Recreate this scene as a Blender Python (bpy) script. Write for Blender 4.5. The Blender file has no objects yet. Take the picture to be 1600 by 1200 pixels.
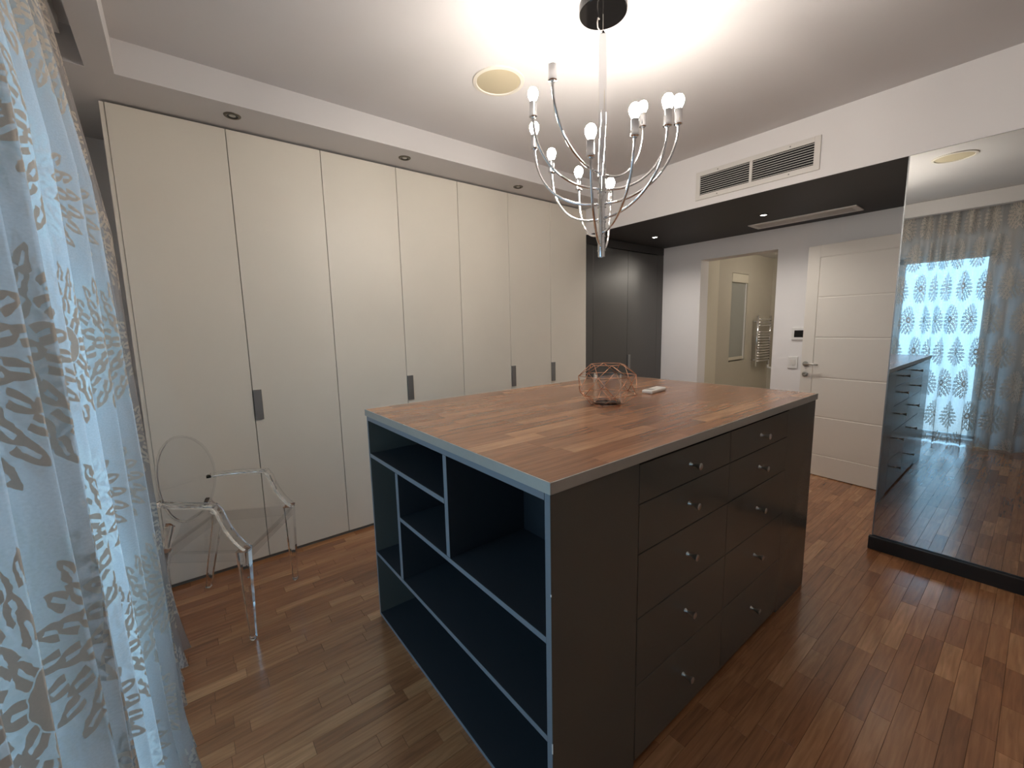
import bpy, bmesh, math, random
from mathutils import Vector, Matrix

random.seed(7)
PI = math.pi
scene = bpy.context.scene
col = scene.collection

# ------------------------------------------------------------------ camera
cam_d = bpy.data.cameras.new('camera')
cam = bpy.data.objects.new('camera', cam_d)
col.objects.link(cam)
CAM = Vector((0.0, 0.0, 1.4355))
FW = Vector((0.61252739, 0.77910607, -0.13343138))
RT = Vector((0.78415305, -0.62019197, -0.02158491))
UP = Vector((0.09957, 0.09140928, 0.99082297))
FPX = 656.47
m = Matrix.Identity(4)
for i in range(3):
    m[i][0] = RT[i]; m[i][1] = UP[i]; m[i][2] = -FW[i]; m[i][3] = CAM[i]
cam.matrix_world = m
cam_d.sensor_fit = 'HORIZONTAL'
cam_d.sensor_width = 36.0
cam_d.lens = FPX / 1600.0 * 36.0
cam_d.clip_start = 0.02
scene.camera = cam

# ------------------------------------------------------------------ world, exposure
world = bpy.data.worlds.new('world')
scene.world = world
world.use_nodes = True
bg = world.node_tree.nodes['Background']
# blue daylight above the horizon, dimmer ground below it
_wt = world.node_tree
_tc = _wt.nodes.new('ShaderNodeTexCoord'); _sp = _wt.nodes.new('ShaderNodeSeparateXYZ'); _rp = _wt.nodes.new('ShaderNodeValToRGB')
_mr = _wt.nodes.new('ShaderNodeMapRange'); _mr.inputs['From Min'].default_value = -1; _mr.inputs['From Max'].default_value = 1
_wt.links.new(_tc.outputs['Generated'], _sp.inputs[0]); _wt.links.new(_sp.outputs[2], _mr.inputs['Value']); _wt.links.new(_mr.outputs[0], _rp.inputs[0])
_rp.color_ramp.elements[0].position = .40; _rp.color_ramp.elements[0].color = (.20, .28, .33, 1)
_rp.color_ramp.elements[1].position = .50; _rp.color_ramp.elements[1].color = (.37, .70, 1.0, 1)
_wt.links.new(_rp.outputs[0], bg.inputs['Color'])
bg.inputs['Strength'].default_value = 5.0
vs = scene.view_settings
vs.view_transform = 'Standard'
vs.look = 'None'
vs.gamma = 1.0
vs.use_curve_mapping = False
vs.exposure = 0.0
BULB_STRENGTH = 185.0
NICHE_SPOT_W = 30.0
BATH_W = 12.0

# daylight portal in the window opening (guides sky sampling, gives no light itself)
pd = bpy.data.lights.new('window_portal', 'AREA')
pd.shape = 'RECTANGLE'; pd.size = 1.62; pd.size_y = 2.14
pd.cycles.is_portal = True
po = bpy.data.objects.new('window_portal', pd)
po.location = (-0.70, 1.21, 1.11)
po.rotation_euler = (PI/2, 0, -PI/2)
col.objects.link(po)

# ------------------------------------------------------------------ dimensions
YW = 2.965          # wardrobe fronts
XB = 3.322          # bulkhead and mirror plane
XF = 4.712          # far wall of the niche
ZC = 2.736          # ceiling
ZS = 2.587          # lowered ceiling border
ZN = 2.339          # niche ceiling
XL = -0.45          # window wall
YM = 0.573          # mirror edge

# ------------------------------------------------------------------ materials
class NT:
    def __init__(self, name):
        self.m = bpy.data.materials.new(name); self.m.use_nodes = True
        self.t = self.m.node_tree; self.t.nodes.clear()
        self.out = self.t.nodes.new('ShaderNodeOutputMaterial')
    def n(self, typ, **kw):
        x = self.t.nodes.new(typ)
        for k, v in kw.items(): setattr(x, k, v)
        return x
    def l(self, a, b): self.t.links.new(a, b)
    def put(self, sock, v):
        if hasattr(v, 'links') or isinstance(v, bpy.types.NodeSocket): self.l(v, sock)
        else: sock.default_value = v
    def math(self, op, a, b=None, c=None, clamp=False):
        x = self.n('ShaderNodeMath', operation=op); x.use_clamp = clamp
        self.put(x.inputs[0], a)
        if b is not None: self.put(x.inputs[1], b)
        if c is not None: self.put(x.inputs[2], c)
        return x.outputs[0]

def rgb(r, g, b):
    f = lambda c: (c/255/12.92) if c/255 <= .04045 else ((c/255+.055)/1.055)**2.4
    return (f(r), f(g), f(b), 1)

def pbr(name, color, rough=.5, metal=0., spec=.5, noise=0., nscale=6., bump=0., bscale=200., coat=0., trans=0., ior=1.45, emit=None, estr=0.):
    k = NT(name)
    p = k.n('ShaderNodeBsdfPrincipled')
    p.inputs['Roughness'].default_value = rough
    p.inputs['Metallic'].default_value = metal
    p.inputs['Specular IOR Level'].default_value = spec
    p.inputs['Coat Weight'].default_value = coat
    p.inputs['Coat Roughness'].default_value = .15
    p.inputs['Transmission Weight'].default_value = trans
    p.inputs['IOR'].default_value = ior
    geo = k.n('ShaderNodeNewGeometry')
    nz = k.n('ShaderNodeTexNoise'); nz.inputs['Scale'].default_value = nscale; nz.inputs['Detail'].default_value = 4
    k.l(geo.outputs['Position'], nz.inputs['Vector'])
    mx = k.n('ShaderNodeMixRGB', blend_type='MULTIPLY')
    mx.inputs['Fac'].default_value = noise
    mx.inputs['Color1'].default_value = color
    k.l(nz.outputs['Fac'], mx.inputs['Color2'])
    k.l(mx.outputs['Color'], p.inputs['Base Color'])
    if bump:
        n2 = k.n('ShaderNodeTexNoise'); n2.inputs['Scale'].default_value = bscale
        k.l(geo.outputs['Position'], n2.inputs['Vector'])
        b = k.n('ShaderNodeBump'); b.inputs['Strength'].default_value = bump; b.inputs['Distance'].default_value = .002
        k.l(n2.outputs['Fac'], b.inputs['Height']); k.l(b.outputs['Normal'], p.inputs['Normal'])
    if emit:
        p.inputs['Emission Color'].default_value = emit
        p.inputs['Emission Strength'].default_value = estr
    k.l(p.outputs[0], k.out.inputs['Surface'])
    return k.m

def wood(name, stops, rough, coat):
    k = NT(name)
    oi = k.n('ShaderNodeObjectInfo'); geo = k.n('ShaderNodeNewGeometry')
    rnd = k.math('FRACT', k.math('ADD', oi.outputs['Random'], geo.outputs['Random Per Island']))
    off = k.math('MULTIPLY', rnd, 37.0)
    comb = k.n('ShaderNodeCombineXYZ'); k.l(off, comb.inputs[0]); k.l(off, comb.inputs[1])
    add = k.n('ShaderNodeVectorMath', operation='ADD'); k.l(geo.outputs['Position'], add.inputs[0]); k.l(comb.outputs[0], add.inputs[1])
    mul = k.n('ShaderNodeVectorMath', operation='MULTIPLY'); k.l(add.outputs[0], mul.inputs[0]); mul.inputs[1].default_value = (5, 70, 5)
    nz = k.n('ShaderNodeTexNoise'); nz.inputs['Scale'].default_value = 1.; nz.inputs['Detail'].default_value = 6; nz.inputs['Distortion'].default_value = .6
    k.l(mul.outputs[0], nz.inputs['Vector'])
    mul2 = k.n('ShaderNodeVectorMath', operation='MULTIPLY'); k.l(add.outputs[0], mul2.inputs[0]); mul2.inputs[1].default_value = (3, 14, 3)
    nz2 = k.n('ShaderNodeTexNoise'); nz2.inputs['Scale'].default_value = 1.; nz2.inputs['Detail'].default_value = 3
    k.l(mul2.outputs[0], nz2.inputs['Vector'])
    v = k.math('ADD', rnd, k.math('MULTIPLY', k.math('SUBTRACT', nz2.outputs['Fac'], .5), .5))
    rp = k.n('ShaderNodeValToRGB'); k.l(v, rp.inputs[0])
    e = rp.color_ramp.elements
    while len(e) < len(stops): e.new(.5)
    for i, (p_, c_) in enumerate(stops): e[i].position = p_; e[i].color = c_
    g = k.n('ShaderNodeMapRange'); k.l(nz.outputs['Fac'], g.inputs['Value'])
    g.inputs['From Min'].default_value = .3; g.inputs['From Max'].default_value = .7
    g.inputs['To Min'].default_value = .72; g.inputs['To Max'].default_value = 1.12
    mx = k.n('ShaderNodeMixRGB', blend_type='MULTIPLY'); mx.inputs['Fac'].default_value = 1
    k.l(rp.outputs[0], mx.inputs['Color1']); k.l(g.outputs[0], mx.inputs['Color2'])
    p = k.n('ShaderNodeBsdfPrincipled'); k.l(mx.outputs[0], p.inputs['Base Color'])
    p.inputs['Roughness'].default_value = rough
    p.inputs['Coat Weight'].default_value = coat; p.inputs['Coat Roughness'].default_value = .2
    b = k.n('ShaderNodeBump'); b.inputs['Strength'].default_value = .08; b.inputs['Distance'].default_value = .002
    k.l(nz.outputs['Fac'], b.inputs['Height']); k.l(b.outputs[0], p.inputs['Normal'])
    k.l(p.outputs[0], k.out.inputs['Surface'])
    return k.m

def clear_plastic(name, tint, edge, gloss_rough=.02, edge_pow=.35):
    # thin clear plastic: see-through, darker and more reflective at grazing edges
    k = NT(name)
    lw = k.n('ShaderNodeLayerWeight'); lw.inputs['Blend'].default_value = edge_pow
    mx = k.n('ShaderNodeMixRGB'); k.l(lw.outputs['Facing'], mx.inputs['Fac'])
    mx.inputs['Color1'].default_value = tint; mx.inputs['Color2'].default_value = edge
    tr = k.n('ShaderNodeBsdfTransparent'); k.l(mx.outputs[0], tr.inputs['Color'])
    gl = k.n('ShaderNodeBsdfGlossy'); gl.inputs['Roughness'].default_value = gloss_rough
    l2 = k.n('ShaderNodeLayerWeight'); l2.inputs['Blend'].default_value = .5
    fac = k.math('MULTIPLY_ADD', k.math('POWER', l2.outputs['Facing'], 4.), .55, .022)
    ms = k.n('ShaderNodeMixShader'); k.l(fac, ms.inputs[0]); k.l(tr.outputs[0], ms.inputs[1]); k.l(gl.outputs[0], ms.inputs[2])
    k.l(ms.outputs[0], k.out.inputs['Surface'])
    return k.m

def damask(name):
    # sheer cloth with a woven damask medallion repeated over the fabric (uv in metres)
    k = NT(name)
    uv = k.n('ShaderNodeUVMap'); uv.uv_map = 'UVMap'
    nzd = k.n('ShaderNodeTexNoise'); nzd.inputs['Scale'].default_value = 55; nzd.inputs['Detail'].default_value = 2
    k.l(uv.outputs[0], nzd.inputs['Vector'])
    sx = k.n('ShaderNodeSeparateXYZ'); k.l(uv.outputs[0], sx.inputs[0])
    W, Hh = .27, .36
    row = k.math('FLOOR', k.math('DIVIDE', sx.outputs[1], Hh))
    odd = k.math('MODULO', row, 2.)
    ux = k.math('ADD', k.math('DIVIDE', sx.outputs[0], W), k.math('MULTIPLY', odd, .5))
    jit = k.math('MULTIPLY', k.math('SUBTRACT', nzd.outputs['Fac'], .5), .012)
    x = k.math('ABSOLUTE', k.math('MULTIPLY', k.math('SUBTRACT', k.math('FRACT', ux), .5), W))
    y = k.math('MULTIPLY', k.math('SUBTRACT', k.math('FRACT', k.math('DIVIDE', sx.outputs[1], Hh)), .5), Hh)
    x = k.math('ADD', x, jit)
    yn = k.math('DIVIDE', y, .152)
    # ogee outline: narrow at the top, full below the middle
    xn = k.math('DIVIDE', x, k.math('MULTIPLY_ADD', yn, -.028, .094))
    rho = k.math('SQRT', k.math('ADD', k.math('MULTIPLY', xn, xn), k.math('MULTIPLY', yn, yn)))
    th = k.math('DIVIDE', k.math('ARCTAN2', xn, yn), PI)
    acc = k.math('LESS_THAN', k.math('ABSOLUTE', k.math('SUBTRACT', rho, .17)), .085)      # small oval ring
    acc = k.math('MAXIMUM', acc, k.math('LESS_THAN', rho, .045))
    # rows of pointed leaves like the scales of an artichoke
    for (r0, r1, n_, ph_, wid) in ((.27, .52, 4.0, .5, .80), (.46, .74, 6.0, .0, .78), (.67, .94, 9.0, .5, .76), (.87, 1.14, 12.0, .0, .74)):
        u = k.math('DIVIDE', k.math('SUBTRACT', rho, r0), r1-r0)
        inb = k.math('MULTIPLY', k.math('GREATER_THAN', u, 0.), k.math('LESS_THAN', u, 1.))
        f_ = k.math('MULTIPLY', k.math('ABSOLUTE', k.math('SUBTRACT', k.math('FRACT', k.math('MULTIPLY_ADD', th, n_, ph_)), .5)), 2.)
        lim = k.math('MULTIPLY', k.math('SUBTRACT', 1., k.math('MULTIPLY', u, u)), wid)
        leaf = k.math('MULTIPLY', inb, k.math('LESS_THAN', f_, lim))
        vein = k.math('MULTIPLY', k.math('LESS_THAN', f_, .15), k.math('LESS_THAN', u, .62))
        acc = k.math('MAXIMUM', acc, k.math('SUBTRACT', leaf, vein, clamp=True))
    weave = k.n('ShaderNodeTexNoise'); weave.inputs['Scale'].default_value = 260
    k.l(uv.outputs[0], weave.inputs['Vector'])
    mc = k.n('ShaderNodeMixRGB'); k.l(acc, mc.inputs['Fac'])
    mc.inputs['Color1'].default_value = (.36, .33, .315, 1); mc.inputs['Color2'].default_value = (.60, .54, .47, 1)
    mt = k.n('ShaderNodeMixRGB'); k.l(acc, mt.inputs['Fac'])
    mt.inputs['Color1'].default_value = (.74, .73, .73, 1); mt.inputs['Color2'].default_value = (.30, .25, .21, 1)
    df = k.n('ShaderNodeBsdfDiffuse'); k.l(mc.outputs[0], df.inputs['Color'])
    tl = k.n('ShaderNodeBsdfTranslucent'); k.l(mt.outputs[0], tl.inputs['Color'])
    tfac = k.math('SUBTRACT', .52, k.math('MULTIPLY', acc, .30))
    m1 = k.n('ShaderNodeMixShader'); k.l(tfac, m1.inputs[0]); k.l(df.outputs[0], m1.inputs[1]); k.l(tl.outputs[0], m1.inputs[2])
    tr = k.n('ShaderNodeBsdfTransparent')
    op = k.math('ADD', k.math('MULTIPLY', acc, .46), k.math('ADD', .43, k.math('MULTIPLY', weave.outputs['Fac'], .16)), clamp=True)
    m2 = k.n('ShaderNodeMixShader'); k.l(op, m2.inputs[0]); k.l(tr.outputs[0], m2.inputs[1]); k.l(m1.outputs[0], m2.inputs[2])
    k.l(m2.outputs[0], k.out.inputs['Surface'])
    return k.m

def emitter(name, color, strength):
    k = NT(name)
    e = k.n('ShaderNodeEmission'); e.inputs['Color'].default_value = color; e.inputs['Strength'].default_value = strength
    k.l(e.outputs[0], k.out.inputs['Surface'])
    return k.m

M = {}
M['white_paint'] = pbr('white_paint', rgb(240, 237, 236), .85, noise=.03, bump=.05)
M['ceiling_paint'] = pbr('ceiling_paint', rgb(215, 212, 211), .9, noise=.03)
M['dark_paint'] = pbr('dark_paint', rgb(58, 56, 55), .6, noise=.05)
M['cream_lacquer'] = pbr('cream_lacquer', rgb(231, 225, 212), .42, noise=.04, bump=.04, bscale=350)
M['carcass_grey'] = pbr('carcass_grey', rgb(120, 116, 108), .6, noise=.05)
M['anthracite'] = pbr('anthracite', rgb(84, 83, 81), .32, noise=.06, bump=.03, bscale=300)
M['island_grey'] = pbr('island_grey', rgb(92, 90, 84), .17, noise=.06, bump=.03, bscale=300)
M['shelf_blue_grey'] = pbr('shelf_blue_grey', rgb(50, 52, 56), .38, noise=.06)
M['edge_window_light'] = pbr('edge_window_light', rgb(120, 124, 130), .4, noise=.05)
M['brushed_steel'] = pbr('brushed_steel', rgb(182, 178, 169), .38, metal=.4, noise=.12, nscale=30)
M['satin_nickel'] = pbr('satin_nickel', rgb(190, 188, 182), .28, metal=1., noise=.04)
M['aluminium'] = pbr('aluminium', rgb(150, 150, 150), .42, metal=.75, noise=.05)
M['chrome'] = pbr('chrome', rgb(226, 226, 228), .07, metal=1.)
M['copper'] = pbr('copper', rgb(226, 174, 142), .32, metal=1., noise=.05)
M['mirror_glass'] = pbr('mirror_glass', rgb(214, 216, 214), 0.0, metal=1.)
M['black_gloss'] = pbr('black_gloss', rgb(18, 17, 17), .06, spec=.6)
M['black_plastic'] = pbr('black_plastic', rgb(22, 22, 23), .35)
M['plinth_dark'] = pbr('plinth_dark', rgb(40, 37, 36), .45, noise=.1)
M['door_white'] = pbr('door_white', rgb(232, 226, 217), .42, noise=.03)
M['white_plastic'] = pbr('white_plastic', rgb(232, 230, 226), .4, noise=.02)
M['grey_plastic'] = pbr('grey_plastic', rgb(140, 136, 130), .4)
M['vent_white'] = pbr('vent_white', rgb(226, 222, 216), .5, noise=.02)
M['vent_dark'] = pbr('vent_dark', rgb(26, 25, 28), .8)
M['speaker_grille'] = pbr('speaker_grille', rgb(196, 184, 156), .8, noise=.08, nscale=400, bump=.2, bscale=700)
M['speaker_ring'] = pbr('speaker_ring', rgb(222, 216, 204), .5)
M['spot_bronze'] = pbr('spot_bronze', rgb(104, 98, 88), .35, metal=.7)
M['bath_tile'] = pbr('bath_tile', rgb(200, 192, 176), .25, noise=.12, nscale=3)
M['bath_tile_pale'] = pbr('bath_tile_pale', rgb(222, 214, 195), .25, noise=.12, nscale=3)
M['blind_grey'] = pbr('blind_grey', rgb(160, 160, 152), .8, noise=.04)
M['cable_white'] = pbr('cable_white', rgb(206, 202, 196), .5)
M['wall_frame_dark'] = pbr('wall_frame_dark', rgb(90, 92, 96), .4)
M['subfloor'] = pbr('subfloor', rgb(52, 32, 22), .7, noise=.2)
M['floor_wood'] = wood('floor_wood', [(0., rgb(146, 97, 64)), (.3, rgb(160, 108, 72)), (.72, rgb(168, 116, 78)), (.9, rgb(178, 126, 86)), (1., rgb(194, 142, 99))], .20, .45)
M['top_wood'] = wood('top_wood', [(0., rgb(142, 95, 65)), (.35, rgb(152, 104, 73)), (.75, rgb(161, 113, 80)), (1., rgb(184, 136, 99))], .27, .25)
M['clear_plastic'] = clear_plastic('clear_plastic', (.996, .996, .996, 1), (.62, .62, .63, 1), .02, .08)
M['clear_glass'] = clear_plastic('clear_glass', (.985, .985, .99, 1), (.62, .63, .65, 1), .02, .15)
M['solid_plastic'] = pbr('solid_plastic', (.97, .97, .97, 1), .02, trans=1., ior=1.27)
M['cup_glass'] = pbr('cup_glass', (.98, .98, .98, 1), .01, trans=1., ior=1.33)
M['window_glass'] = clear_plastic('window_glass', (.95, .97, .98, 1), (.8, .85, .88, 1))
M['damask_sheer'] = damask('damask_sheer')
M['bulb'] = emitter('bulb', (1., .915, .82, 1), BULB_STRENGTH)
M['spot_lit'] = emitter('spot_lit', (1., .93, .84, 1), 30.)

# ------------------------------------------------------------------ mesh helpers (world coordinates)
def bm_box(bm, x0, x1, y0, y1, z0, z1, bev=0.):
    r = bmesh.ops.create_cube(bm, size=1.)
    vs_ = r['verts']
    for v in vs_:
        v.co = Vector(((x0+x1)/2 + v.co.x*(x1-x0), (y0+y1)/2 + v.co.y*(y1-y0), (z0+z1)/2 + v.co.z*(z1-z0)))
    if bev:
        es = list({e for v in vs_ for e in v.link_edges})
        bmesh.ops.bevel(bm, geom=es, offset=bev, segments=1, affect='EDGES', profile=.5)
    return bm

def box(x0, x1, y0, y1, z0, z1, bev=0.):
    return bm_box(bmesh.new(), x0, x1, y0, y1, z0, z1, bev)

def boxes(lst, bev=0.):
    bm = bmesh.new()
    for b in lst: bm_box(bm, *b, bev)
    return bm

def bm_tube(bm, pts, rad, seg=10, cap=True):
    pts = [Vector(p) for p in pts]
    rings = []
    prev_n = None
    for i, p in enumerate(pts):
        if i == 0: t = pts[1]-pts[0]
        elif i == len(pts)-1: t = pts[-1]-pts[-2]
        else: t = (pts[i+1]-pts[i]).normalized() + (pts[i]-pts[i-1]).normalized()
        t.normalize()
        if prev_n is None:
            a = Vector((0, 0, 1)) if abs(t.z) < .9 else Vector((1, 0, 0))
            n = t.cross(a).normalized()
        else:
            n = (prev_n - t*prev_n.dot(t)).normalized()
        prev_n = n
        b = t.cross(n)
        r = rad[i] if isinstance(rad, (list, tuple)) else rad
        rings.append([bm.verts.new(p + (n*math.cos(2*PI*j/seg) + b*math.sin(2*PI*j/seg))*r) for j in range(seg)])
    for a, b in zip(rings, rings[1:]):
        for j in range(seg): bm.faces.new((a[j], a[(j+1) % seg], b[(j+1) % seg], b[j]))
    if cap:
        bm.faces.new(list(reversed(rings[0]))); bm.faces.new(rings[-1])
    return bm

def tube(pts, rad, seg=10): return bm_tube(bmesh.new(), pts, rad, seg)

def bm_lathe(bm, prof, axis_o, axis='Z', seg=32):
    """prof: list of (radius, height along axis); closed with caps where radius is 0"""
    o = Vector(axis_o)
    def P(r, h, a):
        c, s = r*math.cos(a), r*math.sin(a)
        if axis == 'Z': return o + Vector((c, s, h))
        if axis == '-Y': return o + Vector((c, -h, s))
        if axis == '-X': return o + Vector((-h, c, s))
    rings = []
    for r, h in prof:
        if r < 1e-6: rings.append([bm.verts.new(P(0, h, 0))])
        else: rings.append([bm.verts.new(P(r, h, 2*PI*j/seg)) for j in range(seg)])
    for a, b in zip(rings, rings[1:]):
        for j in range(seg):
            k = (j+1) % seg
            if len(a) == 1 and len(b) == 1: continue
            if len(a) == 1: bm.faces.new((a[0], b[j], b[k]))
            elif len(b) == 1: bm.faces.new((a[j], a[k], b[0]))
            else: bm.faces.new((a[j], a[k], b[k], b[j]))
    bmesh.ops.recalc_face_normals(bm, faces=bm.faces[:])
    return bm

def lathe(prof, o, axis='Z', seg=32): return bm_lathe(bmesh.new(), prof, o, axis, seg)

def sweep(path, frames, prof_fn):
    """closed profile polygons swept along a path; prof_fn(i) -> list of (a,b) offsets in frame axes"""
    bm = bmesh.new(); rings = []
    for i, p in enumerate(path):
        A, B = frames[i]
        rings.append([bm.verts.new(Vector(p) + A*a + B*b) for a, b in prof_fn(i)])
    n = len(rings[0])
    for r0, r1 in zip(rings, rings[1:]):
        for j in range(n): bm.faces.new((r0[j], r0[(j+1) % n], r1[(j+1) % n], r1[j]))
    bm.faces.new(list(reversed(rings[0]))); bm.faces.new(rings[-1])
    bmesh.ops.recalc_face_normals(bm, faces=bm.faces[:])
    return bm

def root_loc(o):
    v = Vector((0, 0, 0))
    while o is not None:
        v += o.location; o = o.parent
    return v

def obj(name, bm, mat, parent=None, smooth=False, local=False):
    me = bpy.data.meshes.new(name)
    if parent is not None and not local:
        bmesh.ops.translate(bm, verts=bm.verts[:], vec=-root_loc(parent))
    bm.to_mesh(me); bm.free()
    me.materials.append(M[mat])
    if smooth:
        for p in me.polygons: p.use_smooth = True
    o = bpy.data.objects.new(name, me)
    col.objects.link(o)
    if parent is not None: o.parent = parent
    return o

def smooth_by_angle(o, ang=35):
    for p in o.data.polygons: p.use_smooth = True
    bm = bmesh.new(); bm.from_mesh(o.data)
    for e in bm.edges:
        if len(e.link_faces) == 2 and e.calc_face_angle(0) > math.radians(ang): e.smooth = False
    bm.to_mesh(o.data); bm.free()
    return o

def tag(o, label, cat=None, group=None, kind=None):
    o['label'] = label
    if cat: o['category'] = cat
    if group: o['group'] = group
    if kind: o['kind'] = kind
    return o

def thing(name, label, cat, loc=(0, 0, 0), group=None, kind=None, rotz=0.):
    o = bpy.data.objects.new(name, None)
    o.empty_display_size = .05
    col.objects.link(o)
    o.location = loc; o.rotation_euler = (0, 0, rotz)
    return tag(o, label, cat, group, kind)

def struct(name, bm, mat, label, cat='wall'):
    o = obj(name, bm, mat)
    return tag(o, label, cat, None, 'structure')

# ================================================================== STRUCTURE
WY0, WY1, WZ0, WZ1 = .42, 2.02, .02, 2.17
wl = boxes([(-.65, XL, -1.6, WY0, 0, 2.95), (-.65, XL, WY1, 3.7, 0, 2.95),
            (-.65, XL, WY0, WY1, 0, WZ0), (-.65, XL, WY0, WY1, WZ1, 2.95)])
struct('wall_left', wl, 'white_paint', 'white window wall behind the damask curtain')
struct('wall_near', box(XL, 3.45, -1.6, -1.4, 0, 2.95), 'white_paint', 'plain white wall facing the island drawers')
struct('wall_back', box(XL, 4.9, 3.57, 3.7, 0, 2.95), 'white_paint', 'white wall behind the cream wardrobes')
struct('wall_mirror', box(3.33, 3.45, -1.4, YM, 0, ZN+.0025), 'white_paint', 'wall that carries the tall mirror')
struct('wall_bulkhead', box(XB, 3.45, -1.4, 3.57, ZN+.003, 2.95), 'white_paint', 'white bulkhead wall with the wide air grille')
struct('wall_far', boxes([(XF, 4.887, -.6, 1.714, 0, 2.5), (XF, 4.887, 2.494, 3.57, 0, 2.5), (XF, 4.887, 1.714, 2.494, 2.141, 2.5)]),
       'white_paint', 'white wall with the open bathroom doorway')
struct('wall_entry', boxes([(3.45, 3.60, .47, YM, 0, ZN), (4.46, XF, .47, YM, 0, ZN), (3.60, 4.46, .47, YM, 2.11, ZN)]),
       'white_paint', 'short wall with the entry doorway beside the mirror')
struct('wall_corridor', boxes([(3.45, XF, -.6, -.5, 0, ZN)]), 'white_paint', 'corridor wall beyond the entry doorway')
ceil = struct('ceiling', box(-.65, 3.4, -1.6, 3.7, ZC, 2.95), 'ceiling_paint', 'raised white ceiling with a lowered border', 'ceiling')
obj('soffit', box(XL, XB, 2.671, 3.57, ZS, ZC), 'ceiling_paint', ceil)
obj('soffit', box(-.20, -.105, -1.4, 2.671, ZS, ZC), 'ceiling_paint', ceil)
obj('soffit', box(XL, -.36, -1.4, 2.671, ZS, ZC), 'ceiling_paint', ceil)
struct('ceiling_niche', boxes([(XB+.002, XF, YM, 3.57, ZN, 2.5), (3.455, XF, -.6, YM, ZN, 2.5)]), 'dark_paint', 'dark grey lowered ceiling over the entry niche', 'ceiling')
# bathroom shell
bx0, bx1 = 4.887, 6.78
struct('wall_bathroom_side', boxes([(bx0, 5.54, 2.52, 2.72, 0, 2.5), (6.0, 6.95, 2.52, 2.72, 0, 2.5), (5.54, 6.0, 2.52, 2.72, 0, .93),
       (5.54, 6.0, 2.52, 2.72, 2.06, 2.5), (5.54, 6.0, 2.64, 2.72, .93, 2.06)]), 'bath_tile', 'beige tiled bathroom wall with the blind and towel rail')
struct('wall_bathroom_end', box(bx1, 6.95, .5, 2.52, 0, 2.5), 'bath_tile', 'beige tiled end wall of the bathroom')
struct('wall_bathroom_right', box(bx0, 6.95, .4, .5, 0, 2.5), 'bath_tile', 'beige tiled bathroom wall opposite the towel rail')
struct('ceiling_bathroom', box(bx0, bx1, .5, 2.52, 2.33, 2.5), 'ceiling_paint', 'pale bathroom ceiling beyond the doorway', 'ceiling')
struct('floor_bathroom', box(XF, bx1, .5, 2.52, -.06, 0), 'bath_tile', 'beige tiled bathroom floor', 'floor')
struct('trim_1', box(bx0+.004, 5.15, 2.496, 2.52, 0, 2.33), 'bath_tile_pale', 'pale tiled upright strip just inside the bathroom doorway', 'trim')

# floor with staves
floor = struct('floor', box(-.65, XF, -1.6, 3.7, -.06, -.006), 'subfloor', 'brown wooden strip parquet floor', 'floor')
def stave_mesh(name, mat):
    # unit stave: x,y in -.5...5 with a small chamfer, top at z = 0
    c = .0012
    v = []
    for (ix, iy, z) in ((.5, .5, -1.), (.5, .5, -.06)):
        v += [(-ix, -iy, z), (ix, -iy, z), (ix, iy, z), (-ix, iy, z)]
    v += [(-.5+c, -.5+c*5, 0), (.5-c, -.5+c*5, 0), (.5-c, .5-c*5, 0), (-.5+c, .5-c*5, 0)]
    f = [(3, 2, 1, 0)]
    for b in (0, 4):
        for j in range(4): f.append((b+j, b+(j+1) % 4, b+4+(j+1) % 4, b+4+j))
    f.append((8, 9, 10, 11))
    me = bpy.data.meshes.new(name); me.from_pydata(v, [], f); me.materials.append(M[mat])
    return me, v, f
SW, G = .06, .0007
fm, fv, ff = stave_mesh('plank', 'floor_wood')
staves = []
y = -1.4
while y < YW + .02:
    x = XL - random.random()*.3
    while x < XF - .005:
        L = random.choice((.20, .28, .34, .38, .42)) * random.uniform(.92, 1.08)
        a, b = max(x, XL), min(x+L, XF)
        if b - a > .03 and not (b > 3.33 and y + SW/2 < -.5):
            staves.append((a, b, y, y+SW))
        x += L
    y += SW
def project(p):
    d = Vector(p) - CAM
    z = d.dot(FW)
    if z < .05: return None
    return (800 + FPX*d.dot(RT)/z, 600 - FPX*d.dot(UP)/z, z)
def score(s):
    cx, cy = (s[0]+s[1])/2, (s[2]+s[3])/2
    if .67 < cx < 2.56 and .71 < cy < 1.99: return 0
    if cy > YW: return 0
    q = project((cx, cy, 0))
    if q is None or not (-20 < q[0] < 1620 and 0 < q[1] < 1230): return 0
    if cx < -.15: return 0
    # behind the island as the camera looks
    for t in [i/40 for i in range(1, 40)]:
        px, py, pz = cx*t, cy*t, 1.4355*(1-t)
        if .67 < px < 2.56 and .71 < py < 1.99 and pz < 1.06: return 0
        if px > XB and py < YM: return 0
    return (s[1]-s[0])*(s[3]-s[2])*1.4355/q[2]**3
staves.sort(key=score, reverse=True)
TH = .010
for s in staves[:300]:
    o = bpy.data.objects.new('plank', fm); col.objects.link(o); o.parent = floor
    o.location = ((s[0]+s[1])/2, (s[2]+s[3])/2, random.uniform(-.0003, 0))
    o.scale = (s[1]-s[0]-G, s[3]-s[2]-G, TH)
V, Fc = [], []
for s in staves[300:]:
    o0 = len(V)
    for (a, b, c) in fv:
        V.append(((s[0]+s[1])/2 + a*(s[1]-s[0]-G), (s[2]+s[3])/2 + b*(s[3]-s[2]-G), c*TH))
    Fc += [tuple(i+o0 for i in f) for f in ff]
me = bpy.data.meshes.new('far_planks'); me.from_pydata(V, [], Fc); me.materials.append(M['floor_wood'])
o = bpy.data.objects.new('far_planks', me); col.objects.link(o); o.parent = floor; o['kind'] = 'stuff'

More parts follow.
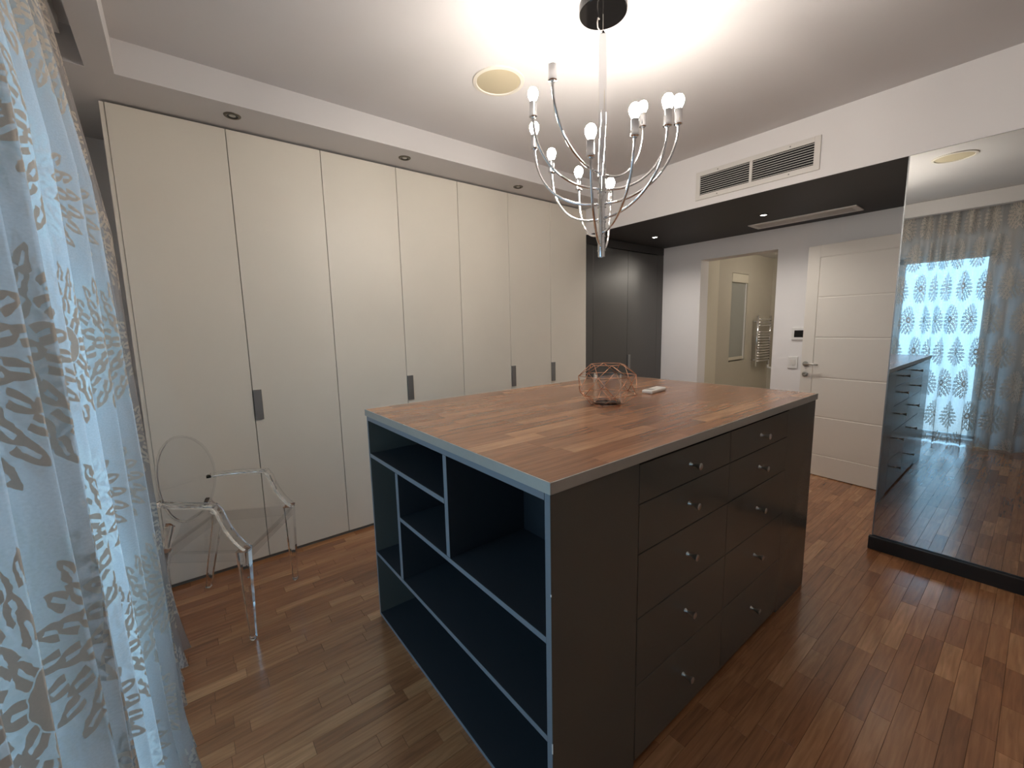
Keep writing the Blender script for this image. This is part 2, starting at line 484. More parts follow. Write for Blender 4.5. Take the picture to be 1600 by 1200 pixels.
# window
win = thing('window_1', 'tall balcony window behind the damask curtain', 'window', (-.6, 1.22, WZ0), kind='structure')
fw_ = .06
ym = (WY0+WY1)/2
obj('window_frame', boxes([(-.62, -.56, WY0, WY0+fw_, WZ0, WZ1), (-.62, -.56, WY1-fw_, WY1, WZ0, WZ1), (-.62, -.56, WY0, WY1, WZ0, WZ0+.03),
     (-.62, -.56, WY0, WY1, WZ1-fw_, WZ1), (-.62, -.56, ym-.05, ym+.05, WZ0, WZ1)]), 'white_plastic', win)
obj('pane', box(-.594, -.586, WY0+fw_, ym-.05, WZ0+.03, WZ1-fw_), 'window_glass', win)
obj('pane', box(-.594, -.586, ym+.05, WY1-fw_, WZ0+.03, WZ1-fw_), 'window_glass', win)

# mirror with its plinth
struct('trim_2', box(XB-.022, 3.33, -1.4, YM+.012, 0, .083, .002), 'plinth_dark', 'dark plinth under the tall mirror', 'trim')
mir = thing('mirror', 'tall frameless wall mirror reflecting the curtained window', 'mirror', (XB, -.4, .083))
obj('mirror_glass', box(XB, 3.329, -1.39, YM-.006, .085, ZN+.001), 'mirror_glass', mir)
obj('edge_strip', box(XB-.001, 3.329, YM-.006, YM, .085, ZN+.001), 'aluminium', mir)

# door leaf, swung open in front of the far wall
A = Vector((4.577, 1.412, 0)); B = Vector((4.508, .787, 0)); dd = (B-A).normalized()
LEAF = .85
ang = math.atan2(dd.y, dd.x)           # local +x runs from the handle side to the hinge, local +y ... normal
door = thing('door_1', 'white panelled door standing open beside the mirror', 'door', (A.x, A.y, 0), kind='structure', rotz=ang)
# camera side of the leaf is local -y
TD = .042
zs = [1.994, 1.643, 1.284, .921, .559, .20]
# leaf core slightly recessed behind stiles and panels
obj('leaf_core', box(.002, LEAF-.002, .006, TD, .006, 2.099), 'door_white', door, local=True)
obj('stile', box(0, .096, 0, .02, .005, 2.1, .0015), 'door_white', door, local=True)
obj('stile', box(LEAF-.096, LEAF, 0, .02, .005, 2.1, .0015), 'door_white', door, local=True)
obj('rail', box(.096, LEAF-.096, 0, .02, zs[0]+.003, 2.1, .0015), 'door_white', door, local=True)
obj('rail', box(.096, LEAF-.096, 0, .02, .005, zs[5]-.003, .0015), 'door_white', door, local=True)
for a, b in zip(zs, zs[1:]):
    obj('panel', box(.1005, LEAF-.1005, .003, .02, b+.004, a-.004, .003), 'door_white', door, local=True)
h = obj('handle', lathe([(0, .0), (.025, .0), (.025, .008), (.010, .010), (.010, .045), (0, .045)], (.04, .0, 1.04), '-Y', 24), 'satin_nickel', door, local=True)
h['label'] = 'satin nickel lever handle'
obj('lever', tube([(.04, -.040, 1.04), (.055, -.046, 1.041), (.09, -.046, 1.043), (.135, -.044, 1.040), (.150, -.034, 1.038)], [.009, .009, .008, .008, .007], 12), 'satin_nickel', h, local=True)
smooth_by_angle(h); smooth_by_angle(h.children[0])
smooth_by_angle(obj('key_rosette', lathe([(0, 0), (.025, 0), (.025, .008), (.012, .010), (.010, .006), (0, .006)], (.04, .0, .943), '-Y', 24), 'satin_nickel', door, local=True))

# ================================================================== WARDROBES
g = [-.171, .323, .823, 1.325, 1.827, 2.327, 2.822, XB]
ZD0, ZD1 = .022, 2.574
def wardrobe(i0, i1, label, handles, side_left=False):
    x0, x1 = g[i0], g[i1]
    t = thing('wardrobe', label, 'wardrobe', ((x0+x1)/2, 3.25, 0), 'built-in cream wardrobes')
    obj('carcass', boxes([(x0+.001, x0+.019, YW+.024, 3.565, .02, 2.58), (x1-.019, x1-.001, YW+.024, 3.565, .02, 2.58),
        (x0+.019, x1-.019, YW+.024, 3.565, 2.56, 2.58), (x0+.019, x1-.019, YW+.024, 3.565, .02, .04), (x0+.019, x1-.019, 3.55, 3.565, .04, 2.56)]), 'carcass_grey', t)
    obj('plinth', box(x0+.001, x1-.001, YW+.012, 3.56, 0, .02), 'carcass_grey', t)
    for k in range(i0, i1):
        d = obj('door', box(g[k]+.0018, g[k+1]-.0018, YW, YW+.022, ZD0, ZD1, .0012), 'cream_lacquer', t)
        if k in handles:
            bm = box(g[k]+.001, g[k]+.046, YW-.012, YW+.0005, .908, 1.092, .001)
            hd = obj('handle', bm, 'aluminium', d)
            hd['label'] = 'grey aluminium edge pull'
    return t
w = wardrobe(0, 2, 'cream two-door wardrobe unit behind the clear plastic armchair', (1,))
obj('end_panel', box(g[0]-.018, g[0]+.0005, YW+.006, 3.565, 0, 2.574), 'cream_lacquer', w)
wardrobe(2, 4, 'cream two-door wardrobe unit second from the curtain, behind the open shelf end of the island', (3,))
wardrobe(4, 6, 'cream two-door wardrobe unit third from the curtain, between a two-door and the single-door unit', (5,))
wardrobe(6, 7, 'narrow single-door cream wardrobe unit next to the dark niche cabinet', (6,))

# dark cabinet in the niche
t = thing('niche_cabinet', 'dark grey built-in cabinet with two tall doors in the niche', 'cabinet', (4.0, 3.25, 0))
obj('carcass', boxes([(3.455, 3.473, YW+.024, 3.56, 0, 2.335), (4.69, 4.708, YW+.024, 3.56, 0, 2.335), (3.455, 4.708, 3.54, 3.56, 0, 2.335)]), 'anthracite', t)
obj('header', box(3.325, 4.708, YW-.003, YW+.02, 2.256, 2.337, .001), 'dark_paint', t)
obj('stile', box(3.325, 3.428, YW, YW+.02, 0, 2.254, .001), 'anthracite', t)
obj('stile', box(4.592, 4.708, YW, YW+.02, 0, 2.254, .001), 'anthracite', t)
obj('plinth', box(3.43, 4.59, YW+.012, YW+.03, 0, .02), 'plinth_dark', t)
obj('door', box(3.4305, 4.0115, YW, YW+.021, .022, 2.248, .0015), 'anthracite', t)
d = obj('door', box(4.0145, 4.5895, YW, YW+.021, .022, 2.248, .0015), 'anthracite', t)
obj('handle', box(4.022, 4.066, YW-.012, YW+.0005, .93, 1.096, .001), 'aluminium', d)['label'] = 'grey aluminium edge pull'

# ================================================================== ISLAND
IX0, IX1, IY0, IY1 = .670, 2.560, .712, 1.983
ZT = 1.033
def shelf_unit(label, mirrored):
    # local: x from the open front inwards, built at the near end; the copy at the far end is turned round
    t = thing('open_shelf_unit', label, 'shelf unit', (0, 0, 0), 'island end shelf units')
    D = .364
    def X(a, b):
        return (IX0+a, IX0+b) if not mirrored else (IX1-b, IX1-a)
    def Y(a, b):
        return (a, b) if not mirrored else (IY0+IY1-b, IY0+IY1-a)
    def bd(name, a, b, y0, y1, z0, z1, mat='shelf_blue_grey'):
        xx = X(a, b); yy = Y(y0, y1)
        o_ = obj(name, box(xx[0], xx[1], yy[0], yy[1], z0, z1, .0008), mat, t)
        o_.data.materials.append(M['edge_window_light'])
        for p_ in o_.data.polygons:                       # front edge paler than the board: window light painted into its colour
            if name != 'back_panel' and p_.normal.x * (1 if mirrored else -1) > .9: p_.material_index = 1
        return o_
    cx = X(0, D); t.location = ((cx[0]+cx[1])/2, (IY0+IY1)/2, 0)
    T = .02
    bd('side_panel', 0, D-.001, IY0, IY0+.021, 0, ZT, 'island_grey')
    bd('side_panel', 0, D-.001, IY1-.014, IY1, 0, ZT, 'island_grey')
    bd('top_panel', 0, D-.001, IY0+.021, IY1-.014, 1.010, ZT)
    bd('bottom_panel', 0, D-.001, IY0+.021, IY1-.014, 0, .016)
    bd('back_panel', .34, D-.001, IY0+.021, IY1-.014, .016, 1.010)
    bd('shelf', .001, .34, IY0+.021, IY1-.014, .328, .347)                # full width
    bd('shelf', .001, .34, 1.2505, IY1-.014, .830, .850)                  # under the top left opening
    bd('shelf', .001, .34, IY0+.021, 1.652, .619, .638)                   # middle shelf
    bd('divider', .001, .34, 1.225, 1.2495, .6385, 1.0095)                # right of the small openings
    bd('divider', .001, .34, 1.653, 1.680, .3475, .8295)
    return t
shelf_unit('dark open shelf unit with six compartments forming the island end beside the curtain', False)
shelf_unit('dark open shelf unit forming the island end that faces the mirror and door', True)

_u = bpy.data.objects['open_shelf_unit']
for (z_, h_) in ((.325, .030), (.765, .006)):
    obj('paint_chip', box(IX0-.0006, IX0+.0014, IY0-.0006, IY0+.0022, z_-h_/2, z_+h_/2), 'white_plastic', _u)
t = thing('drawer_cabinet', 'dark grey island chest of ten drawers with small metal knobs', 'drawers', (1.62, 1.35, 0))
DX = [1.035, 1.617, 2.205]
DZ = [1.025, .899, .738, .522, .288, .014]
obj('carcass', boxes([(1.036, 2.194, IY0+.024, IY1-.022, .006, ZT)]), 'island_grey', t)
obj('plinth', box(1.036, 2.194, IY0+.02, IY1-.02, 0, .012), 'plinth_dark', t)
obj('rear_panel', box(1.036, 2.194, IY1-.021, IY1, 0, ZT, .001), 'island_grey', t)
knob_prof = [(0, -.001), (.0085, -.001), (.0080, .002), (.0052, .007), (.0048, .013), (.0062, .021), (.0090, .030), (.0118, .036), (.0118, .038), (.010, .039), (0, .039)]
kx = (1.324, 1.893)
kz = (.962, .822, .637, .421, .168)
for ci in range(2):
    for ri in range(5):
        x0 = DX[ci] + (.0015 if ci else .0015); x1 = DX[ci+1] - .0015
        if ci == 1: x1 = 2.1955
        d = obj('drawer', box(x0, x1, IY0, IY0+.022, DZ[ri+1]+.0018, DZ[ri]-.0018, .0012), 'island_grey', t)
        kb = obj('knob', lathe(knob_prof, (kx[ci], IY0, kz[ri]), '-Y', 20), 'satin_nickel', d, smooth=True)
        smooth_by_angle(kb, 40)

t = thing('island_worktop', 'wooden stave worktop with brushed metal edge on the island', 'worktop', (1.615, 1.346, ZT))
TX0, TX1, TY0, TY1 = .664, 2.565, .705, 1.988
obj('core', box(TX0+.004, TX1-.004, TY0+.004, TY1-.004, ZT, 1.056), 'subfloor', t)
E_ = .004
for b in ((TX0, TX0+E_, TY0, TY1), (TX1-E_, TX1, TY0, TY1), (TX0+E_, TX1-E_, TY0, TY0+E_), (TX0+E_, TX1-E_, TY1-E_, TY1)):
    obj('metal_edge', box(b[0], b[1], b[2], b[3], ZT, 1.064, .0006), 'brushed_steel', t)
tm, _, _ = stave_mesh('stave', 'top_wood')
y = TY0+E_; rows = 20; rw = (TY1-TY0-2*E_)/rows
for r in range(rows):
    x = TX0+E_ - random.random()*.35
    while x < TX1-E_-.002:
        L = random.choice((.28, .36, .42, .5)) * random.uniform(.92, 1.08)
        a, b = max(x, TX0+E_), min(x+L, TX1-E_)
        if b > TX1-E_-.05: b = TX1-E_
        if b-a > .03:
            o = bpy.data.objects.new('stave', tm); col.objects.link(o); o.parent = t
            o.location = Vector(((a+b)/2, y+rw/2, 1.0638)) - t.location
            o.scale = (b-a-.0003, rw-.0003, .0076)
        x = b if b == TX1-E_ else x+L
    y += rw

# ================================================================== CURTAIN
def curtain():
    y0, y1 = -1.25, 2.36
    ny, nz = 620, 64
    ztop, zbot = 2.66, .012
    rnd = random.Random(3)
    # fold phase runs irregularly along the rail
    ph = [0.]; amp = []
    lam = .13
    for i in range(ny+1):
        yy = y0 + (y1-y0)*i/ny
        l_ = .125*(1 + .28*math.sin(yy*5.1+1.) + .18*math.sin(yy*11.3+.4))
        ph.append(ph[-1] + 2*PI*(y1-y0)/ny/l_)
        amp.append(1 + .35*math.sin(yy*7.7+2.) + .2*math.sin(yy*17.+.3))
    verts, uvs = [], []
    for j in range(nz+1):
        f = j/nz
        z = ztop + (zbot-ztop)*f
        xc = -.272 + .078*min(1, f*3.2) + .022*f
        a0 = .026 + .022*f
        arc = 0.; prev = None
        for i in range(ny+1):
            yy = y0 + (y1-y0)*i/ny
            p = ph[i] + .5*math.sin(yy*2.3)*f + .35*math.sin(yy*6.+4*f)*f
            s_ = math.sin(p); s_ = math.copysign(abs(s_)**.8, s_)
            x = xc + a0*amp[i]*s_ + .010*f*math.sin(yy*31+f*5)
            yw = yy + .020*f*math.cos(p)*1.2
            # the free end is drawn back to the rail and flares a little at the hem
            e = max(0., (yy - (y1-.16))/.16)
            x -= .07*e*e
            # bottom kicks out towards the room
            k = max(0., (f-.86)/.14)
            x += .020*k*k*(1+.5*math.sin(yy*9.))
            P = Vector((x, yw, z))
            if prev is not None: arc += (Vector((P.x, P.y)) - Vector((prev.x, prev.y))).length
            prev = P
            verts.append(P); uvs.append((arc, z))
    # keep the pattern upright: use the mid-height arc length for all rows
    mid = nz//2
    base = [uvs[mid*(ny+1)+i][0] for i in range(ny+1)]
    faces = []
    for j in range(nz):
        for i in range(ny):
            a = j*(ny+1)+i
            faces.append((a, a+1, a+ny+2, a+ny+1))
    me = bpy.data.meshes.new('curtain')
    me.from_pydata(verts, [], faces)
    uvl = me.uv_layers.new(name='UVMap')
    for lp in me.loops:
        j, i = divmod(lp.vertex_index, ny+1)
        uvl.data[lp.index].uv = (base[i], uvs[lp.vertex_index][1] + 2.)
    me.materials.append(M['damask_sheer'])
    for p in me.polygons: p.use_smooth = True
    o = bpy.data.objects.new('curtain', me); col.objects.link(o)
    tag(o, 'sheer floor-length curtain with beige damask medallions along the window', 'curtain')
curtain()
tag(obj('curtain_track', box(-.285, -.255, -1.35, 2.62, 2.668, ZC+.001), 'white_plastic'), 'white ceiling track above the damask curtain', 'track')

# ================================================================== ARMCHAIR (clear plastic)
a_ = math.radians(-33)
ch = thing('armchair', 'clear transparent plastic armchair with round back beside the curtain', 'chair', (.27, 2.397, 0), rotz=a_)
def rect(a, b): return [(-a, -b), (a, -b), (a, b), (-a, b)]
def octo(a, b, c=.3):
    ca, cb = a*c*2, b*c*2
    return [(-a+ca*.5, -b), (a-ca*.5, -b), (a, -b+cb*.5), (a, b-cb*.5), (a-ca*.5, b), (-a+ca*.5, b), (-a, b-cb*.5), (-a, -b+cb*.5)]
XA, YA, ZA = Vector((1, 0, 0)), Vector((0, 1, 0)), Vector((0, 0, 1))
for s in (1, -1):
    # front leg: straight taper
    pts = [(0.0, .24*s, z) for z in (0.012, .10, .25, .38, .452)]
    wds = [.013, .015, .020, .024, .026]
    obj('leg', sweep(pts, [(XA, YA)]*5, lambda i: octo(wds[i], wds[i])), 'solid_plastic', ch, local=True)
    fb = obj('foot', lathe([(0, 0), (.010, .0), (.014, .006), (.012, .014), (0, .014)], (0, .24*s, 0), 'Z', 16), 'solid_plastic', ch, True, local=True)
    # back leg: splays backwards
    pb = [(-.470, .222*s, .004), (-.445, .220*s, .12), (-.405, .214*s, .28), (-.375, .208*s, .40), (-.362, .205*s, .452)]
    wb = [.013, .016, .020, .023, .024]
    obj('leg', sweep(pb, [(XA, YA)]*5, lambda i: octo(wb[i], wb[i])), 'solid_plastic', ch, local=True)
    # arm: from the side of the back forwards, then sweeping down to the front leg
    pa = [(-.375, .185*s, .672), (-.33, .205*s, .673), (-.24, .228*s, .672), (-.16, .238*s, .671), (-.105, .241*s, .668), (-.085, .241*s, .640),
          (-.072, .241*s, .600), (-.055, .241*s, .555), (-.030, .241*s, .512), (-.008, .241*s, .482), (.012, .241*s, .462), (.026, .241*s, .452)]
    P_ = [Vector(p) for p in pa]; fr = []
    for i in range(len(P_)):
        tt = (P_[min(i+1, len(P_)-1)] - P_[max(i-1, 0)]).normalized()
        n_ = tt.cross(YA).normalized()
        fr.append((YA, n_))
    obj('arm', sweep(pa, fr, lambda i: octo(.022, .010)), 'solid_plastic', ch, local=True)
    # strut from the back disc down to the seat corner
    ps = [(-.372, .135*s, .545), (-.368, .165*s, .505), (-.364, .195*s, .462)]
    obj('back_post', sweep(ps, [(XA, Vector((0, .7, .7*s)).normalized())]*3, lambda i: octo(.012, .024)), 'solid_plastic', ch, local=True)
# seat: dished slab with an apron below
bm = bmesh.new()
nx, nyy = 12, 10
def seat_pt(i, j, z):
    u = i/nx; v = j/nyy*2-1
    x = .022 - u*.40 + (.012*(1-v*v) if i == 0 else 0)
    hw = .258 - .035*u
    return Vector((x, v*hw, z))
top, bot = [], []
for i in range(nx+1):
    for j in range(nyy+1):
        v = j/nyy*2-1; u = i/nx
        dish = -.016*(1-v*v)*math.sin(PI*min(1, u*.9+.1))
        top.append(bm.verts.new(seat_pt(i, j, .454+dish))); bot.append(bm.verts.new(seat_pt(i, j, .445+dish)))
def vid(i, j): return i*(nyy+1)+j
for i in range(nx):
    for j in range(nyy):
        bm.faces.new((top[vid(i, j)], top[vid(i, j+1)], top[vid(i+1, j+1)], top[vid(i+1, j)]))
        bm.faces.new((bot[vid(i, j)], bot[vid(i+1, j)], bot[vid(i+1, j+1)], bot[vid(i, j+1)]))
rim = [(i, 0) for i in range(nx+1)] + [(nx, j) for j in range(1, nyy+1)] + [(i, nyy) for i in range(nx-1, -1, -1)] + [(0, j) for j in range(nyy-1, 0, -1)]
for k_ in range(len(rim)):
    p, q = rim[k_], rim[(k_+1) % len(rim)]
    bm.faces.new((top[vid(*p)], bot[vid(*p)], bot[vid(*q)], top[vid(*q)]))
bmesh.ops.recalc_face_normals(bm, faces=bm.faces[:])
obj('seat', bm, 'clear_plastic', ch, local=True)
obj('apron', box(.016, .026, -.22, .22, .405, .452, .002), 'clear_plastic', ch, local=True)
for s in (1, -1):
    pa = [(.0, .243*s, .425), (-.36, .214*s, .425)]
    obj('apron', sweep(pa, [(YA, ZA)]*2, lambda i: rect(.004, .026)), 'clear_plastic', ch, local=True)
obj('apron', box(-.372, -.364, -.20, .20, .40, .452, .002), 'clear_plastic', ch, local=True)
# round back: lens-shaped disc, leaning back
bm = bmesh.new()
Rb, cz = .205, .725
def back_pt(r, a, side):
    yy, zz = r*math.cos(a)*.98, r*math.sin(a)*1.02
    lean = -.372 - .13*(zz) + .05*(yy*yy)/.04*.4
    return Vector((lean + side*.006*(1-(r/Rb)**4*.5), yy, cz+zz))
for side in (1, -1):
    prev = [bm.verts.new(back_pt(0, 0, side))]
    for rr in (.3, .6, .85, .96, 1.):
        ring = [bm.verts.new(back_pt(Rb*rr, 2*PI*k_/48, side)) for k_ in range(48)]
        for k_ in range(48):
            n_ = (k_+1) % 48
            if len(prev) == 1: bm.faces.new((prev[0], ring[k_], ring[n_]))
            else: bm.faces.new((prev[k_], ring[k_], ring[n_], prev[n_]))
        prev = ring
    if side == 1: r1 = prev
    else:
        for k_ in range(48): bm.faces.new((r1[k_], r1[(k_+1) % 48], prev[(k_+1) % 48], prev[k_]))
bmesh.ops.recalc_face_normals(bm, faces=bm.faces[:])
obj('backrest', bm, 'clear_plastic', ch, local=True)
obj('back_rim', bm_tube(bmesh.new(), [back_pt(Rb, 2*PI*k_/48, 0) for k_ in range(49)], .0055, 8, False), 'solid_plastic', ch, True, local=True)
# neck joining disc and seat
obj('back_neck', sweep([(-.345, 0, .530), (-.352, 0, .49), (-.364, 0, .448)], [(XA, YA)]*3, lambda i: octo(.008, (.10, .12, .16)[i])), 'clear_plastic', ch, local=True)

# ================================================================== CHANDELIER
AX, AY = 1.499, 1.249
cl = thing('chandelier', 'chrome chandelier with twelve curved arms and lit bulbs over the island', 'chandelier', (AX, AY, 1.735))
obj('canopy', lathe([(0, 2.700), (.094, 2.700), (.097, 2.704), (.097, ZC+.001), (0, ZC+.001)], (AX, AY, 0), 'Z', 48), 'black_gloss', cl)
obj('suspension_wire', tube([(AX, AY, 2.702), (AX, AY, 2.632)], .0012, 6), 'brushed_steel', cl)
obj('power_cable', tube([(AX+.012, AY+.03, 2.702), (AX-.012, AY+.016, 2.690), (AX-.016, AY+.016, 2.672), (AX-.016, AY+.014, 2.652), (AX-.012, AY+.010, 2.642), (AX, AY, 2.630)], .0026, 8), 'cable_white', cl, True)
st = obj('stem', lathe([(0, 2.636), (.006, 2.636), (.007, 2.630), (.0155, 2.622), (.0165, 2.616), (.0165, 2.098), (0, 2.098)], (AX, AY, 0), 'Z', 24), 'chrome', cl)
smooth_by_angle(st)
lv = [2.080 - .0612*k for k in range(6)]
prof = [(0, 2.100)]
for k in range(6):
    z = lv[k]
    prof += [(.0165, z+.020), (.0165, z-.012), (.0185, z-.012), (.0185, z-.016), (.0150, z-.016), (.0150, z-.040)]
prof += [(.0135, 1.760), (.0135, 1.754), (.0125, 1.752), (.0125, 1.7385), (0, 1.7385)]
prof = sorted(set(prof), key=lambda p: 0) if False else prof
hub = obj('hub', lathe(prof, (AX, AY, 0), 'Z', 24), 'chrome', cl)
smooth_by_angle(hub)
AR, AH = .30, .265
bm_b = None
for k in range(6):
    th0 = math.radians(182 - 30*k)
    for s in (0, PI):
        th = th0 + s
        dx, dy = math.cos(th), math.sin(th)
        pts = []
        for q in range(19):
            tt = q/18*PI/2
            r = .012 + (AR-.012)*math.sin(tt)**.92
            zz = lv[k] + AH*(1-math.cos(tt))**1.0
            pts.append((AX+dx*r, AY+dy*r, zz))
        pts.append((AX+dx*AR, AY+dy*AR, lv[k]+AH+.012))
        arm = obj('arm', tube(pts, .0055, 10), 'chrome', cl, True)
        ex, ey, ez = AX+dx*AR, AY+dy*AR, lv[k]+AH
        so = obj('socket', lathe([(0, 0), (.008, 0), (.010, .004), (.0165, .006), (.0165, .014), (.0155, .016), (.0155, .062), (.013, .064), (0, .064)], (ex, ey, ez), 'Z', 20), 'chrome', arm)
        smooth_by_angle(so)
        bb = obj('bulb', lathe([(0, 0), (.010, .001), (.014, .008), (.0195, .020), (.0215, .030), (.020, .040), (.014, .050), (.006, .0545), (0, .055)], (ex, ey, ez+.063), 'Z', 14), 'bulb', arm, True)

# ================================================================== CEILING FITTINGS
def speaker(x, y, label):
    t = thing('ceiling_speaker', label, 'speaker', (x, y, ZC), 'round ceiling speakers')
    smooth_by_angle(obj('ring', lathe([(.116, -.003), (.119, -.008), (.136, -.006), (.138, .001), (.116, .001)], (x, y, ZC), 'Z', 48), 'speaker_ring', t))
    obj('grille', lathe([(0, -.005), (.08, -.0048), (.1175, -.003), (.1175, .001), (0, .001)], (x, y, ZC), 'Z', 48), 'speaker_grille', t)
speaker(1.475, 1.936, 'round beige ceiling speaker between the chandelier and the wardrobes')
speaker(1.535, .600, 'round ceiling speaker on the drawer side of the chandelier, seen in the mirror')
def spot(x, y, z, label, lit, mat, group):
    t = thing('downlight', label, 'downlight', (x, y, z), group)
    smooth_by_angle(obj('ring', lathe([(.026, .001), (.027, -.004), (.034, -.006), (.040, -.003), (.041, .001)], (x, y, z), 'Z', 32), mat, t))
    smooth_by_angle(obj('reflector', lathe([(.0262, -.004), (.024, -.0015), (.018, -.001), (.016, -.0012)], (x, y, z), 'Z', 32), 'black_plastic' if not lit else mat, t))
    lr = .024 if lit else .0165
    obj('lamp', lathe([(0, -.0040), (lr*.7, -.0036), (lr, -.001), (lr, .001), (0, .001)], (x, y, z), 'Z', 24), 'spot_lit' if lit else 'satin_nickel', t)
    if lit:
        ld = bpy.data.lights.new('downlight_beam', 'SPOT')
        ld.energy = NICHE_SPOT_W; ld.color = (1., .93, .85); ld.spot_size = math.radians(150); ld.spot_blend = 1.0; ld.shadow_soft_size = .02
        lo = bpy.data.objects.new('downlight_beam', ld); col.objects.link(lo); lo.parent = t; lo.location = (0, 0, -.012)
spot(.345, 2.803, ZS, 'unlit bronze downlight above the wardrobe behind the armchair', False, 'spot_bronze', 'unlit downlights above the wardrobes')
spot(1.323, 2.803, ZS, 'unlit bronze downlight in the middle of the wardrobe soffit', False, 'spot_bronze', 'unlit downlights above the wardrobes')
spot(2.331, 2.825, ZS, 'unlit bronze downlight of the wardrobe soffit closest to the niche', False, 'spot_bronze', 'unlit downlights above the wardrobes')
spot(4.019, 1.593, ZN, 'lit downlight beside the slot air diffuser in the dark niche ceiling', True, 'plinth_dark', 'lit downlights in the niche')
spot(4.020, 2.640, ZN, 'lit downlight above the dark niche cabinet', True, 'plinth_dark', 'lit downlights in the niche')

# wide wall grille
vy0, vy1, vz0, vz1 = .998, 1.820, 2.392, 2.600
t = thing('air_grille', 'wide white two-part air grille on the bulkhead', 'air vent', (XB, 1.41, vz0))
obj('backing', box(XB-.002, XB+.001, vy0+.02, vy1-.02, vz0+.02, vz1-.02), 'vent_dark', t)
fr = []
iy = [(1.032, 1.404), (1.423, 1.786)]
iz = (2.427, 2.567)
obj('frame', boxes([(XB-.012, XB, vy0, iy[0][0], vz0, vz1), (XB-.012, XB, iy[1][1], vy1, vz0, vz1), (XB-.012, XB, iy[0][0], iy[1][1], vz0, iz[0]),
     (XB-.012, XB, iy[0][0], iy[1][1], iz[1], vz1)], .0012), 'vent_white', t)
obj('mullion', box(XB-.013, XB, 1.404, 1.423, iz[0], iz[1], .001), 'vent_white', t)
for (a, b) in iy:
    for k in range(9):
        z = iz[0] + (k+.5)*(iz[1]-iz[0])/9
        bm = box(XB-.012, XB-.006, a-.002, b+.002, z-.0016, z+.0016)
        for v in bm.verts: v.co.z += (v.co.x-(XB-.006))*.25
        obj('slat', bm, 'vent_white', t)
for (yy, zz) in ((1.17, 2.583), (1.65, 2.583), (1.17, 2.409), (1.65, 2.409)):
    obj('screw', lathe([(0, .014), (.004, .0135), (.005, .011), (0, .011)], (XB, yy, zz), '-X', 12), 'grey_plastic', t)

# slot diffuser in the niche ceiling
t = thing('slot_diffuser', 'long grey slot air diffuser in the dark niche ceiling', 'air vent', (4.43, 1.437, ZN))
sx0, sx1, sy0, sy1 = 4.315, 4.545, 1.030, 1.842
obj('frame', boxes([(sx0, sx0+.04, sy0, sy1, ZN-.008, ZN+.001), (sx1-.04, sx1, sy0, sy1, ZN-.008, ZN+.001), (sx0+.04, sx1-.04, sy0, sy0+.04, ZN-.008, ZN+.001),
     (sx0+.04, sx1-.04, sy1-.04, sy1, ZN-.008, ZN+.001)], .001), 'white_plastic', t)
obj('backing', box(sx0+.04, sx1-.04, sy0+.04, sy1-.04, ZN-.001, ZN+.001), 'vent_dark', t)
for k in range(6):
    x = sx0+.04 + (k+.5)*.15/6
    obj('slat', box(x-.006, x+.006, sy0+.038, sy1-.038, ZN-.006, ZN-.0008), 'vent_white', t)

# ================================================================== WALL CONTROLS
t = thing('thermostat', 'white thermostat with black screen on the wall behind the door edge', 'thermostat', (XF, 1.49, 1.256))
obj('plate', box(XF-.014, XF, 1.430, 1.548, 1.256, 1.374, .003), 'white_plastic', t)
obj('screen', box(XF-.016, XF-.013, 1.446, 1.524, 1.282, 1.348, .001), 'black_gloss', t)
t = thing('light_switch', 'white double light switch beside the door handle', 'switch', (XF, 1.523, .977))
obj('plate', box(XF-.010, XF, 1.480, 1.567, .977, 1.094, .003), 'white_plastic', t)
obj('rocker', box(XF-.014, XF-.009, 1.500, 1.522, 1.008, 1.064, .001), 'vent_white', t)
obj('rocker', box(XF-.014, XF-.009, 1.525, 1.547, 1.008, 1.064, .001), 'vent_white', t)

# ================================================================== BATHROOM CONTENTS
t = thing('roller_blind', 'grey roller blind with cream cassette in the bathroom wall recess', 'blind', (5.77, 2.55, .93))
obj('cassette', box(5.545, 5.995, 2.515, 2.59, 1.945, 2.055, .004), 'bath_tile_pale', t)
obj('fabric', box(5.56, 5.98, 2.545, 2.550, .985, 1.946), 'blind_grey', t)
obj('bottom_bar', box(5.552, 5.988, 2.535, 2.562, .945, .988, .003), 'bath_tile_pale', t)
obj('side_rail', box(5.542, 5.560, 2.535, 2.575, .95, 1.945), 'white_plastic', t)
obj('side_rail', box(5.980, 5.998, 2.535, 2.575, .95, 1.945), 'white_plastic', t)
t = thing('towel_radiator', 'chrome ladder towel radiator on the bathroom wall', 'radiator', (6.42, 2.48, .84))
for x in (6.20, 6.62):
    obj('upright', tube([(x, 2.455, .83), (x, 2.455, 1.52)], .018, 14), 'chrome', t, True)
    for z in (.92, 1.44):
        obj('bracket', tube([(x, 2.455, z), (x, 2.521, z)], .010, 10), 'chrome', t, True)
for grp in ((1.47, 1.43, 1.39), tuple(1.30 - .036*i for i in range(12))):
    for z in grp:
        obj('bar', tube([(6.20, 2.438, z), (6.30, 2.425, z), (6.41, 2.421, z), (6.52, 2.425, z), (6.62, 2.438, z)], .010, 10), 'chrome', t, True)
obj('valve', tube([(6.62, 2.455, .835), (6.62, 2.455, .79), (6.62, 2.40, .775)], [.014, .014, .022], 12), 'white_plastic', t, True)
t = thing('added_bath_lamp', 'unseen round ceiling lamp added to light the bathroom', 'lamp', (5.75, 1.5, 2.33))  # out of view, put in to give the bathroom its warm light
obj('housing', lathe([(0, -.02), (.10, -.02), (.11, 0.001), (0, .001)], (5.75, 1.5, 2.33), 'Z', 32), 'white_plastic', t)
ld = bpy.data.lights.new('added_bath_lamp_light', 'POINT'); ld.energy = BATH_W; ld.color = (1., .92, .80); ld.shadow_soft_size = .08
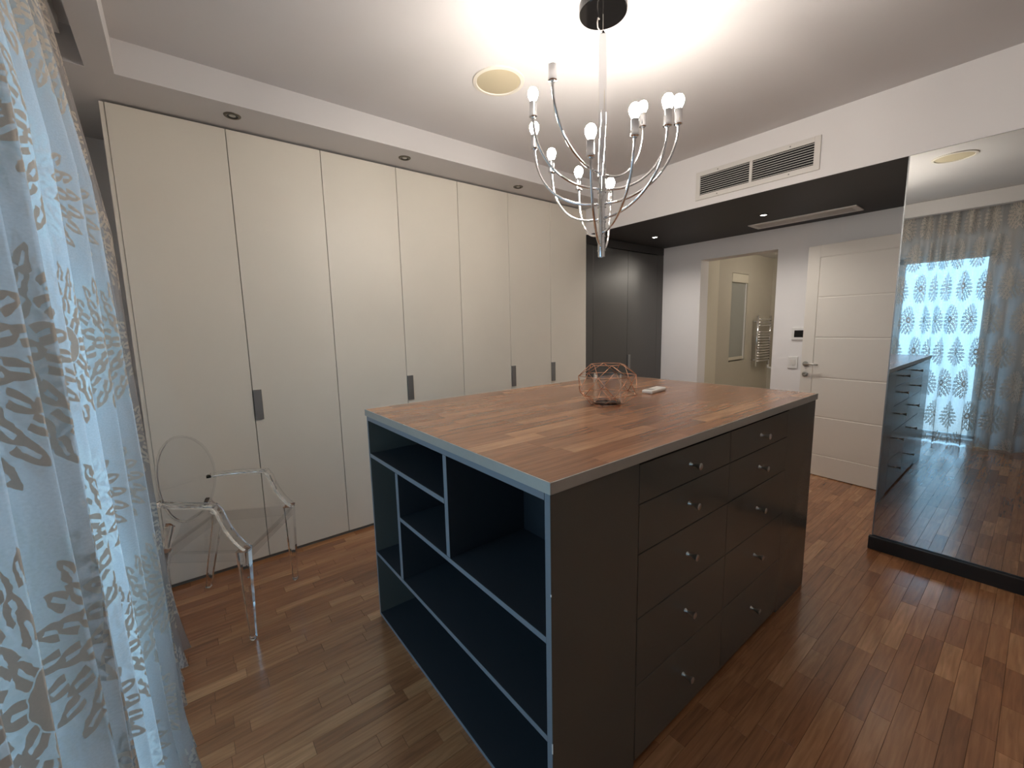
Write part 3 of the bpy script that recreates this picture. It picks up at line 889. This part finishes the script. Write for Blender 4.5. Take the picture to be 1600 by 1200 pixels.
lo = bpy.data.objects.new('added_bath_lamp_light', ld); col.objects.link(lo); lo.parent = t; lo.location = (0, 0, -.12)

# ================================================================== ON THE ISLAND
cx, cy, z0 = 1.570, 1.268, 1.064
t = thing('candle_holder', 'geometric copper wire candle holder on the wooden worktop', 'candle holder', (cx, cy, z0))
bm = bmesh.new()
rot = math.radians(52-90)
def ring_pts(r, z, off): return [Vector((cx+r*math.cos(rot+off+2*PI*k/6), cy+r*math.sin(rot+off+2*PI*k/6), z0+z)) for k in range(6)]
r_b, r_l, r_u, r_t = ring_pts(.076, .0022, 0), ring_pts(.137, .052, PI/6), ring_pts(.137, .138, 0), ring_pts(.080, .190, PI/6)
def wire(a, b): bm_tube(bm, [a, b], .0016, 6)
for rg in (r_b, r_l, r_u, r_t):
    for k in range(6): wire(rg[k], rg[(k+1) % 6])
for k in range(6):
    wire(r_b[k], r_l[k]); wire(r_b[(k+1) % 6], r_l[k])
    wire(r_l[k], r_u[k]); wire(r_l[k], r_u[(k+1) % 6])
    wire(r_u[k], r_t[k]); wire(r_u[(k+1) % 6], r_t[k])
obj('wire_frame', bm, 'copper', t, True)
obj('base_plate', lathe([(0, .0005), (.068, .0005), (.068, .004), (0, .004)], (cx, cy, z0), 'Z', 36), 'copper', t)
gl = obj('glass_cup', lathe([(0, .004), (.060, .004), (.064, .008), (.065, .145), (.062, .145), (.0605, .014), (.056, .012), (0, .012)], (cx, cy, z0), 'Z', 48), 'cup_glass')
tag(gl, 'clear glass cup standing inside the copper wire holder', 'glass')
smooth_by_angle(gl)

t = thing('remote_control', 'white remote control lying beside the copper candle holder', 'remote', (2.045, 1.325, 1.064), rotz=math.radians(8))
obj('body', box(-.090, .090, -.030, .030, .0002, .020, .005), 'white_plastic', t, local=True)
obj('display', box(-.070, -.028, -.020, .020, .0195, .0206, .0003), 'grey_plastic', t, local=True)
obj('button', box(-.012, .006, -.014, .014, .0195, .0212, .0005), 'vent_white', t, local=True)
obj('button', box(.016, .030, -.014, .014, .0195, .0212, .0005), 'vent_white', t, local=True)
